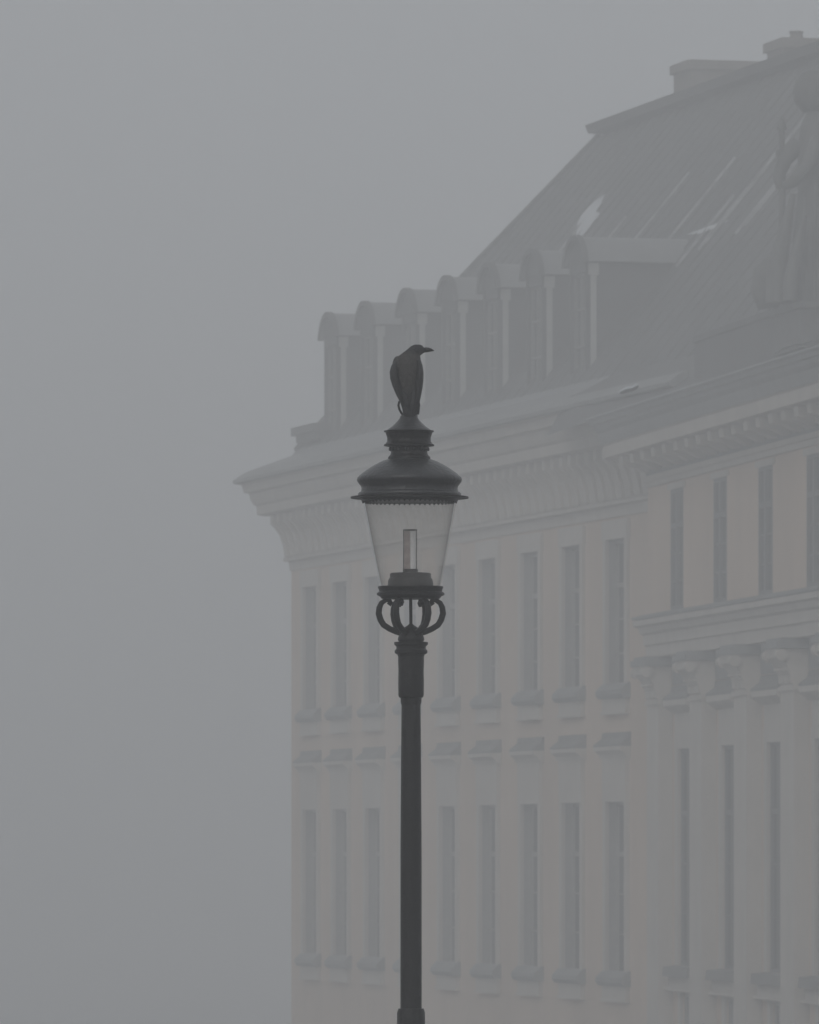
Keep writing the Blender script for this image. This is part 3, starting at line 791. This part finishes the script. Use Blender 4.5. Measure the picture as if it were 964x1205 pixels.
for i, (x, y, wv) in enumerate([(925, 409.0, 7), (936, 406.0, 6), (947, 404.0, 8), (957, 401, 5), (915, 414, 5)]):
    q = [(x - wv, y + 3.4), (x - wv*.3, y + .4), (x + wv, y - 1.6), (x + wv*.6, y + 0.8), (x - wv*.2, y + 3.2)]
    snow_obj(flat_patch([on_pav(*p) for p in q], 0.0), LAB[i], 'snow streaks below the statue')

# enlarge palace, statue and snow about the camera: mesh data once each, and the offsets of the parts
done = set()
for o in list(C.objects):
    if o.type == 'CAMERA' or o.type == 'LIGHT' or o.name.startswith('ground'): continue
    if o.parent: o.location = o.location * U
    if o.data and o.data.name not in done:
        o.data.transform(Matrix.Scale(U, 4)); done.add(o.data.name)

# ------------------------------------------------------------------ the street lamp
LY = 30.0; PX = FPX / LY
lx = lambda px: px / PX
lz = lambda y: CAM_Z + (1006 - y) / PX
lean = lambda z: -lx(2.6) * max(0.0, min(1.0, (z - lz(745)) / (lz(500) - lz(745))))
lamp = empty('street_lamp', ((483.8 - 482) / PX, LY, 0))
tag(lamp, 'black cast iron street lamp with tapered glass lantern, a crow perched on its cap', 'street lamp')
def part(prof, name, m, seg=40, sm=35, close=True, parent=lamp, rev=True):
    mb_ = MB(); mb_.lathe([(lx(r), lz(y)) for r, y in prof], seg, lean=lean, close=close)
    return place(mb_.mesh(name, m, sm), name, parent)
g0 = (1006 + CAM_Z * PX)
part([(12.6, 1188), (12.5, 1000), (11.9, 900), (11.2, 826.5)], 'pole', M['iron'])
part([(34, g0), (34, g0 - 12), (30, g0 - 16), (30, g0 - 40), (24, g0 - 52), (22, g0 - 150), (18, g0 - 165), (16.5, 1215), (16.5, 1192), (15, 1187), (11, 1186.9)], 'base', M['iron'])
part([(11.2, 830), (12.2, 827), (12.4, 821.5), (14.2, 820.5), (15.0, 818), (15.2, 800), (14.9, 790), (15.3, 778), (15.2, 773)], 'sleeve', M['iron'], seg=24)
part([(15.2, 773.1), (16, 770.5), (19.3, 768.5), (19.3, 765.5), (17.4, 763.5), (17.4, 761), (19.9, 758.5), (19.9, 755.6), (14, 755.4)], 'collar', M['iron'])
part([(14.2, 755.5), (15.6, 753), (15.2, 750), (14.2, 748), (14.4, 744), (12, 741), (9, 739), (4, 736), (1.9, 734)], 'hub', M['iron'])
part([(1.9, 736), (1.9, 703)], 'rod', M['iron'], seg=12)
# six scroll brackets
for k in range(6):
    a = math.radians(60 * k + 3)
    pts = [(27.5, 712), (25.3, 709), (26.5, 706.3), (31, 706.2), (36, 709.5), (39.4, 715), (40.2, 722), (38, 729.5), (33.5, 735.5), (26.5, 740), (19, 743.2), (11, 745.5)]
    ox = lean(lz(722))
    mb_ = MB(); mb_.tube([(lx(r - 2.3 if i in (5,6,7) else r - 1.5) * math.cos(a) + ox, lx(r - 2.3 if i in (5,6,7) else r - 1.5) * math.sin(a), lz(y)) for i, (r, y) in enumerate(pts)],
                         [lx(v) for v in (3.0, 3.2, 2.8, 2.9, 3.2, 3.6, 3.8, 3.8, 3.7, 3.6, 3.7, 3.9)], 10)
    place(mb_.mesh('bracket', M['iron'], 50), 'bracket', lamp)
part([(3, 703), (24, 705), (34.3, 704.5), (36, 702), (39.8, 700.2), (39.8, 698), (37, 696), (37.5, 693.5), (38.6, 691.5), (38.2, 690), (34, 689.9), (3, 690)], 'lantern_ring', M['iron'])
part([(3, 689.8), (27, 689.8), (26.6, 684), (25.2, 680.5), (24.2, 679.8), (24.3, 675.2), (23, 674.2), (9.0, 673.4), (8.8, 669.7), (3, 669.5)], 'burner', M['iron'])
# lamp tube in the burner: clear sleeve, white tube, rusty plate, thin wires and a ring on top
tb = part([(7.6, 669.6), (7.6, 624.5)], 'glass_tube', M['tube'], seg=24, close=False)
ox = lean(lz(645))
m_ = MB()
m_.box(ox - lx(7.0), ox - lx(0.3), -0.004, 0.004, lz(669.5), lz(625)); place(m_.mesh('reflector_strip', M['red_plate']), 'reflector_strip', tb)
m_ = MB(); m_.lathe([(lx(3.0), lz(669.5)), (lx(3.0), lz(627)), (lx(1.5), lz(626))], 16, ox + lx(3.4), -0.006); place(m_.mesh('lamp_tube', M['white_tube'], 40), 'lamp_tube', tb)
for sx in (-1, 1):
    m_ = MB(); m_.tube([(ox + sx * lx(7.6), 0, lz(669.6)), (ox + sx * lx(7.6), 0, lz(624))], lx(0.5), 8); place(m_.mesh('wire', M['iron']), 'wire', tb)
m_ = MB(); m_.lathe([(lx(6.9), lz(624.4)), (lx(8.3), lz(624.4)), (lx(8.3), lz(623)), (lx(6.9), lz(623)), (lx(6.9), lz(624.4))], 24, ox, 0, close=False); place(m_.mesh('tube_ring', M['iron']), 'tube_ring', tb)
# tapered glass: one blown cone with thickness
gl = [(35.2, 690.2), (40.0, 667), (45.4, 640), (51.2, 610), (55.0, 589.5)]
mb_ = MB(); mb_.lathe([(lx(r), lz(y)) for r, y in gl], 64, lean=lean, close=False)
place(mb_.mesh('lantern_glass', M['glass'], 60), 'lantern_glass', lamp)
# fringe and brim under the cap
part([(53, 589.6), (56.3, 590.4), (57.2, 588.2), (57, 586.8), (50, 586.6)], 'glass_collar', M['iron'], seg=64)
fr = MB()
for k in range(56):
    a = 2 * math.pi * k / 56; r = lx(55.8); oxx = lean(lz(590)); da = 0.04
    p = lambda rr_, aa, zz: (oxx + rr_ * math.cos(aa), rr_ * math.sin(aa), lz(zz))
    fr.add([p(r, a - da, 589.5), p(r, a + da, 589.5), p(r, a, 592.2), p(r - 0.008, a - da, 589.5), p(r - 0.008, a + da, 589.5), p(r - 0.008, a, 592.2)],
           [(0, 1, 2), (5, 4, 3), (0, 2, 5, 3), (1, 4, 5, 2), (0, 3, 4, 1)])
f_ = place(fr.mesh('fringe', M['iron']), 'fringe', lamp); f_['kind'] = 'stuff'
part([(50, 586.6), (60, 587.4), (66, 586.8), (69.4, 586.4), (69.4, 584.6), (62, 584.6), (59.5, 583.4), (50, 583.3)], 'brim', M['iron'], seg=72)
part([(50, 583.4), (60.4, 583.3), (60.8, 581.2), (59.6, 579.6), (57.2, 578.4), (56.6, 575), (57.2, 572.2), (59.4, 569.5), (61.2, 567), (61.9, 564.6), (61.2, 562), (59.4, 560.2), (56.0, 557.2),
      (51.6, 554.0), (46.6, 550.6), (41, 547.2), (35.5, 544.3), (30.5, 542.0), (26, 540.6), (18, 539.8)], 'cap', M['iron_cap'], seg=72, sm=50)
part([(18, 539.9), (25.2, 540.4), (24.6, 537.6), (22.6, 535.8), (21.6, 533.5), (21.3, 527.5), (21.8, 525.9), (15, 525.8)], 'vent_neck', M['iron'])
# row of pierced lugs round the neck
for k in range(14):
    a = 2 * math.pi * k / 14 + 0.1
    m_ = MB(); oxx = lean(lz(528)); r = lx(22.2)
    m_.lathe([(lx(1.5), lz(530.6)), (lx(2.1), lz(529)), (lx(1.7), lz(527)), (lx(0.8), lz(526))], 8, oxx + r * math.cos(a), r * math.sin(a))
    place(m_.mesh('lug', M['iron_cap'], 50), 'lug', lamp)
part([(15, 525.9), (27, 525.2), (29.6, 524.8), (29.6, 523.2), (27.6, 522.2), (25.8, 519.5), (25.6, 515.5), (26.8, 511.5), (27.6, 508.8), (29.4, 508.2), (29.4, 506.9), (26.5, 506.5), (16, 506.4)], 'vent_crown', M['iron'], seg=48)
part([(16, 506.6), (26.4, 506.7), (24, 504.6), (20, 501.8), (16.4, 498.6), (13.0, 495), (10.8, 492), (10.2, 489.8), (9.2, 488.9), (3, 488.6)], 'finial', M['iron_cap'])
# little scroll handles on the finial
for sx in (-1, 1):
    m_ = MB(); oxx = lean(lz(480))
    m_.tube([(oxx + sx * lx(r), 0.0, lz(y)) for r, y in ((6.5, 489), (9.0, 485.6), (11.2, 481.5), (12.2, 477), (11.4, 473), (9.4, 471.2), (7.6, 472.6), (7.4, 475.5))], lx(1.35), 8)
    place(m_.mesh('scroll', M['iron'], 50), 'scroll', lamp)
part([(7.5, 489), (6.4, 486), (7.2, 482.5), (6.4, 479), (3, 477.6)], 'finial_knob', M['iron'], seg=20)

# ------------------------------------------------------------------ the crow, back towards us, head turned to the right
CRX = (480.2 - 482) / PX; CZ0 = lz(488.5); PXC = FPX / 35.6          # drawn at this many px per metre, then scaled to the lamp
crow = empty('crow', (CRX, LY, CZ0))
tag(crow, 'hooded crow with grey mantle and black head perched on top of the lamp, looking right', 'bird')
crow.scale = (PXC / PX,) * 3
def K(x, y): return ((x - 480.2) / PXC, (488.5 - y) / PXC)      # photo measure to metres above the perch
def ring_of(xl, xr, y, dep, cy=0.0, tl=0.0):
    (a, z), (b, _) = K(xl, y), K(xr, y)
    return ((a + b) / 2, cy, z, (b - a) / 2, dep, tl)
body = MB()
body.loft([ring_of(474.5, 490, 486, .020, -.012), ring_of(473, 492, 480, .028, -.012), ring_of(470.5, 494, 472, .040, -.006), ring_of(468, 495, 463, .052, 0), ring_of(465.5, 496.3, 452, .062, .006),
           ring_of(463.5, 497, 443, .068, .010), ring_of(462.4, 497, 435, .070, .012), ring_of(462.8, 496, 428, .066, .014), ring_of(465.5, 495.2, 422.5, .056, .016),
           ring_of(470, 494.6, 418, .044, .018), ring_of(474.5, 494.8, 414.5, .036, .020), ring_of(478.5, 495.8, 411.5, .031, .021), ring_of(481.5, 498.3, 408.8, .028, .022),
           ring_of(484.5, 497.6, 406.4, .022, .022), ring_of(488, 494.5, 405.1, .010, .022)], 28)
# crown and face bulge
def ellipsoid(mb_, c, r, seg=16, rings=10):
    rr_ = []
    for i in range(rings + 1):
        t_ = math.pi * i / rings
        rr_.append((c[0], c[1], c[2] - r[2] * math.cos(t_), max(1e-4, r[0] * math.sin(t_)), max(1e-4, r[1] * math.sin(t_))))
    mb_.loft(rr_, seg)
hx, hz = K(491.5, 411.4); ellipsoid(body, (hx, .022, hz - .001), (.0345, .027, .0275))
hx2, hz2 = K(498.0, 411.6); ellipsoid(body, (hx2, .022, hz2), (.016, .016, .0145))
sx_, sz_ = K(468.2, 431); ellipsoid(body, (sx_, -.005, sz_), (.028, .046, .052))
for fx in (475.5, 488.5):                                      # thighs and shanks
    fX, fZ = K(fx, 483)
    body.tube([(fX, .01, fZ + .035), (fX, .012, fZ + .0), (fX, .0, -.002)], [.014, .008, .006], 8)
bo = place(body.mesh('body', M['crow'], 180), 'body', crow)
rm = bo.modifiers.new('remesh', 'REMESH'); rm.mode = 'VOXEL'; rm.voxel_size = 0.0028; rm.use_smooth_shade = True
sm_ = bo.modifiers.new('smooth', 'SMOOTH'); sm_.factor = 0.6; sm_.iterations = 5
bo.data.polygons.foreach_set('use_smooth', [True] * len(bo.data.polygons))
# beak: stout, slightly hooked
(bx0, bz0), (bx1, bz1) = K(500.0, 411.2), K(511.2, 411.7)
m_ = MB(); n = 8
pts, rad = [], []
for i in range(n + 1):
    t_ = i / n; pts.append((bx0 + (bx1 - bx0) * t_, .022 - .002 * t_, bz0 + (bz1 - bz0) * t_ - .0035 * t_ ** 3 + .001 * math.sin(t_ * 3))); rad.append(max(.0006, .0125 * (1 - t_ ** 2.0) + .0008))
m_.tube(pts, rad, 12)
m_.v = [(x, (y - .022) * 0.62 + .022, z) for x, y, z in m_.v]
place(m_.mesh('beak', M['beak'], 70), 'beak', crow)
ex, ez_ = K(496.2, 409.6)
for yy in (-.0005, .0445):
    m_ = MB(); ellipsoid(m_, (ex, yy, ez_), (.0035, .0025, .0035), 10, 6); place(m_.mesh('eye', M['eye'], 180), 'eye', crow)
# folded wings: flattened shells with stepped flight feathers
def wing(side):
    m_ = MB()
    if side < 0: o = [(467.2, 425, 3.2), (464.6, 431, 4.2), (463.6, 438, 5.0), (464.8, 446, 5.6), (467.4, 455, 5.4), (470.4, 464, 4.6), (473.6, 472, 3.6), (477, 480, 2.4)]
    else: o = [(492.8, 424, 2.6), (494.2, 431, 3.4), (494.4, 439, 4.2), (493.6, 448, 4.8), (492.6, 457, 4.8), (491.2, 466, 4.4), (490.2, 475, 3.4), (489.2, 484, 2.2)]
    m_.loft([(K(x, y)[0], -.018 - .010 * math.sin(i / 7 * math.pi), K(x, y)[1], wv / PXC, .047 * math.sin((i + 1) / 9 * math.pi) ** .6) for i, (x, y, wv) in enumerate(o)], 18)
    return m_
for sd_ in (-1, 1):
    wg = place(wing(sd_).mesh('wing', M['black_feather'], 180), 'wing', crow)
    for k in range(5):                                         # primaries crossing over the rump
        x0, y0 = (469 + k * 1.7, 456 + k * 1.5) if sd_ < 0 else (492.6 - k * 1.6, 456 + k * 1.5)
        x1, y1 = (478 + k * 1.6, 483 + k * 1.0) if sd_ < 0 else (490.4 - k * 1.4, 484.5 + k * 1.0)
        m_ = MB(); (a0, b0), (a1, b1) = K(x0, y0), K(x1, y1); mxp = ((a0 + a1) / 2, (b0 + b1) / 2)
        m_.loft([(a0, -.052, b0, .006, .002), (mxp[0], -.052 - .002 * k, mxp[1], .0085, .0024), (a1 * .6 + mxp[0] * .4, -.046 - .002 * k, b1 * .6 + mxp[1] * .4, .007, .002), (a1, -.038 - .002 * k, b1, .002, .001)], 10)
        place(m_.mesh('feather', M['black_feather'], 60), 'feather', wg)
for k in range(18):                                            # mantle and scapular feathers
    row, col = divmod(k, 3); fx_ = 474.2 + col * 5.6 + (row % 2) * 2.6 - row * .25; fy_ = 426 + row * 5.2
    a_, b_ = K(fx_, fy_); yb = .012 - .066 * max(0.2, 1 - ((fx_ - 480) / 20) ** 2) * min(1, .72 + row * .08)
    m_ = MB(); m_.loft([(a_, yb + .010, b_ + .010, .004, .001), (a_, yb, b_, .0095, .0022), (a_, yb - .003, b_ - .012, .0105, .0022), (a_, yb - .003, b_ - .022, .006, .001)], 10)
    place(m_.mesh('feather', M['crow_f'], 60), 'feather', bo)
m_ = MB()
m_.loft([(*[K(483, 466)[0], -.030], K(483, 466)[1], .024, .012), (K(483, 478)[0], -.034, K(483, 478)[1], .026, .010), (K(482.6, 488)[0], -.036, K(482.6, 488)[1], .025, .008), (K(482, 491.5)[0], -.036, K(482, 491.5)[1], .018, .004)], 20)
tl = place(m_.mesh('tail', M['black_feather'], 60), 'tail', crow)
for k in range(5):
    m_ = MB(); cx_ = K(476.5 + 2.9 * k, 480)[0]; c2 = K(477 + 2.7 * k, 492)[0]; zt_ = K(0, 492.0 - abs(k - 2) * .8)[1]
    m_.loft([(cx_, -.044, K(0, 470)[1], .004, .002), (cx_, -.047, K(0, 482)[1], .0075, .002), (c2, -.046, zt_ + .006, .0075, .002), (c2, -.045, zt_, .003, .001)], 8)
    place(m_.mesh('feather', M['black_feather'], 60), 'feather', tl)
# outer wing tip hanging low on the right
m_ = MB(); m_.loft([(K(492, 474)[0], -.03, K(492, 474)[1], .010, .012), (K(492, 482)[0], -.03, K(492, 482)[1], .009, .010), (K(491.8, 488.2)[0], -.03, K(491.8, 488.2)[1], .006, .006)], 12)
place(m_.mesh('wing_tip', M['black_feather'], 60), 'wing_tip', crow)
for fx in (475.5, 488.5):                                      # feet: three toes forward, one back, round the knob
    fX = K(fx, 0)[0]
    m_ = MB()
    for dx, dy in ((-.012, .022), (0, .026), (.012, .022), (0, -.018)):
        m_.tube([(fX, 0, .004), (fX + dx * .6, dy * .6, .004), (fX + dx, dy, -.004)], [.0035, .003, .0018], 6)
    place(m_.mesh('foot', M['beak'], 60), 'foot', crow)

# ------------------------------------------------------------------ haze
m = bpy.data.materials.new('fog'); m.use_nodes = True
n = m.node_tree; n.nodes.clear()
out = n.nodes.new('ShaderNodeOutputMaterial'); pv = n.nodes.new('ShaderNodeVolumePrincipled')
pv.inputs['Color'].default_value = (0.955, 0.965, 0.975, 1); pv.inputs['Density'].default_value = HAZE_DENSITY
pv.inputs['Anisotropy'].default_value = 0.0
n.links.new(pv.outputs[0], out.inputs['Volume'])
hb = MB(); hb.box(-1650, 1650, -1650, 1650, LOW - 1.0, 27.5)
hz_ = place(hb.mesh('haze', m), 'haze'); tag(hz_, kind='stuff')
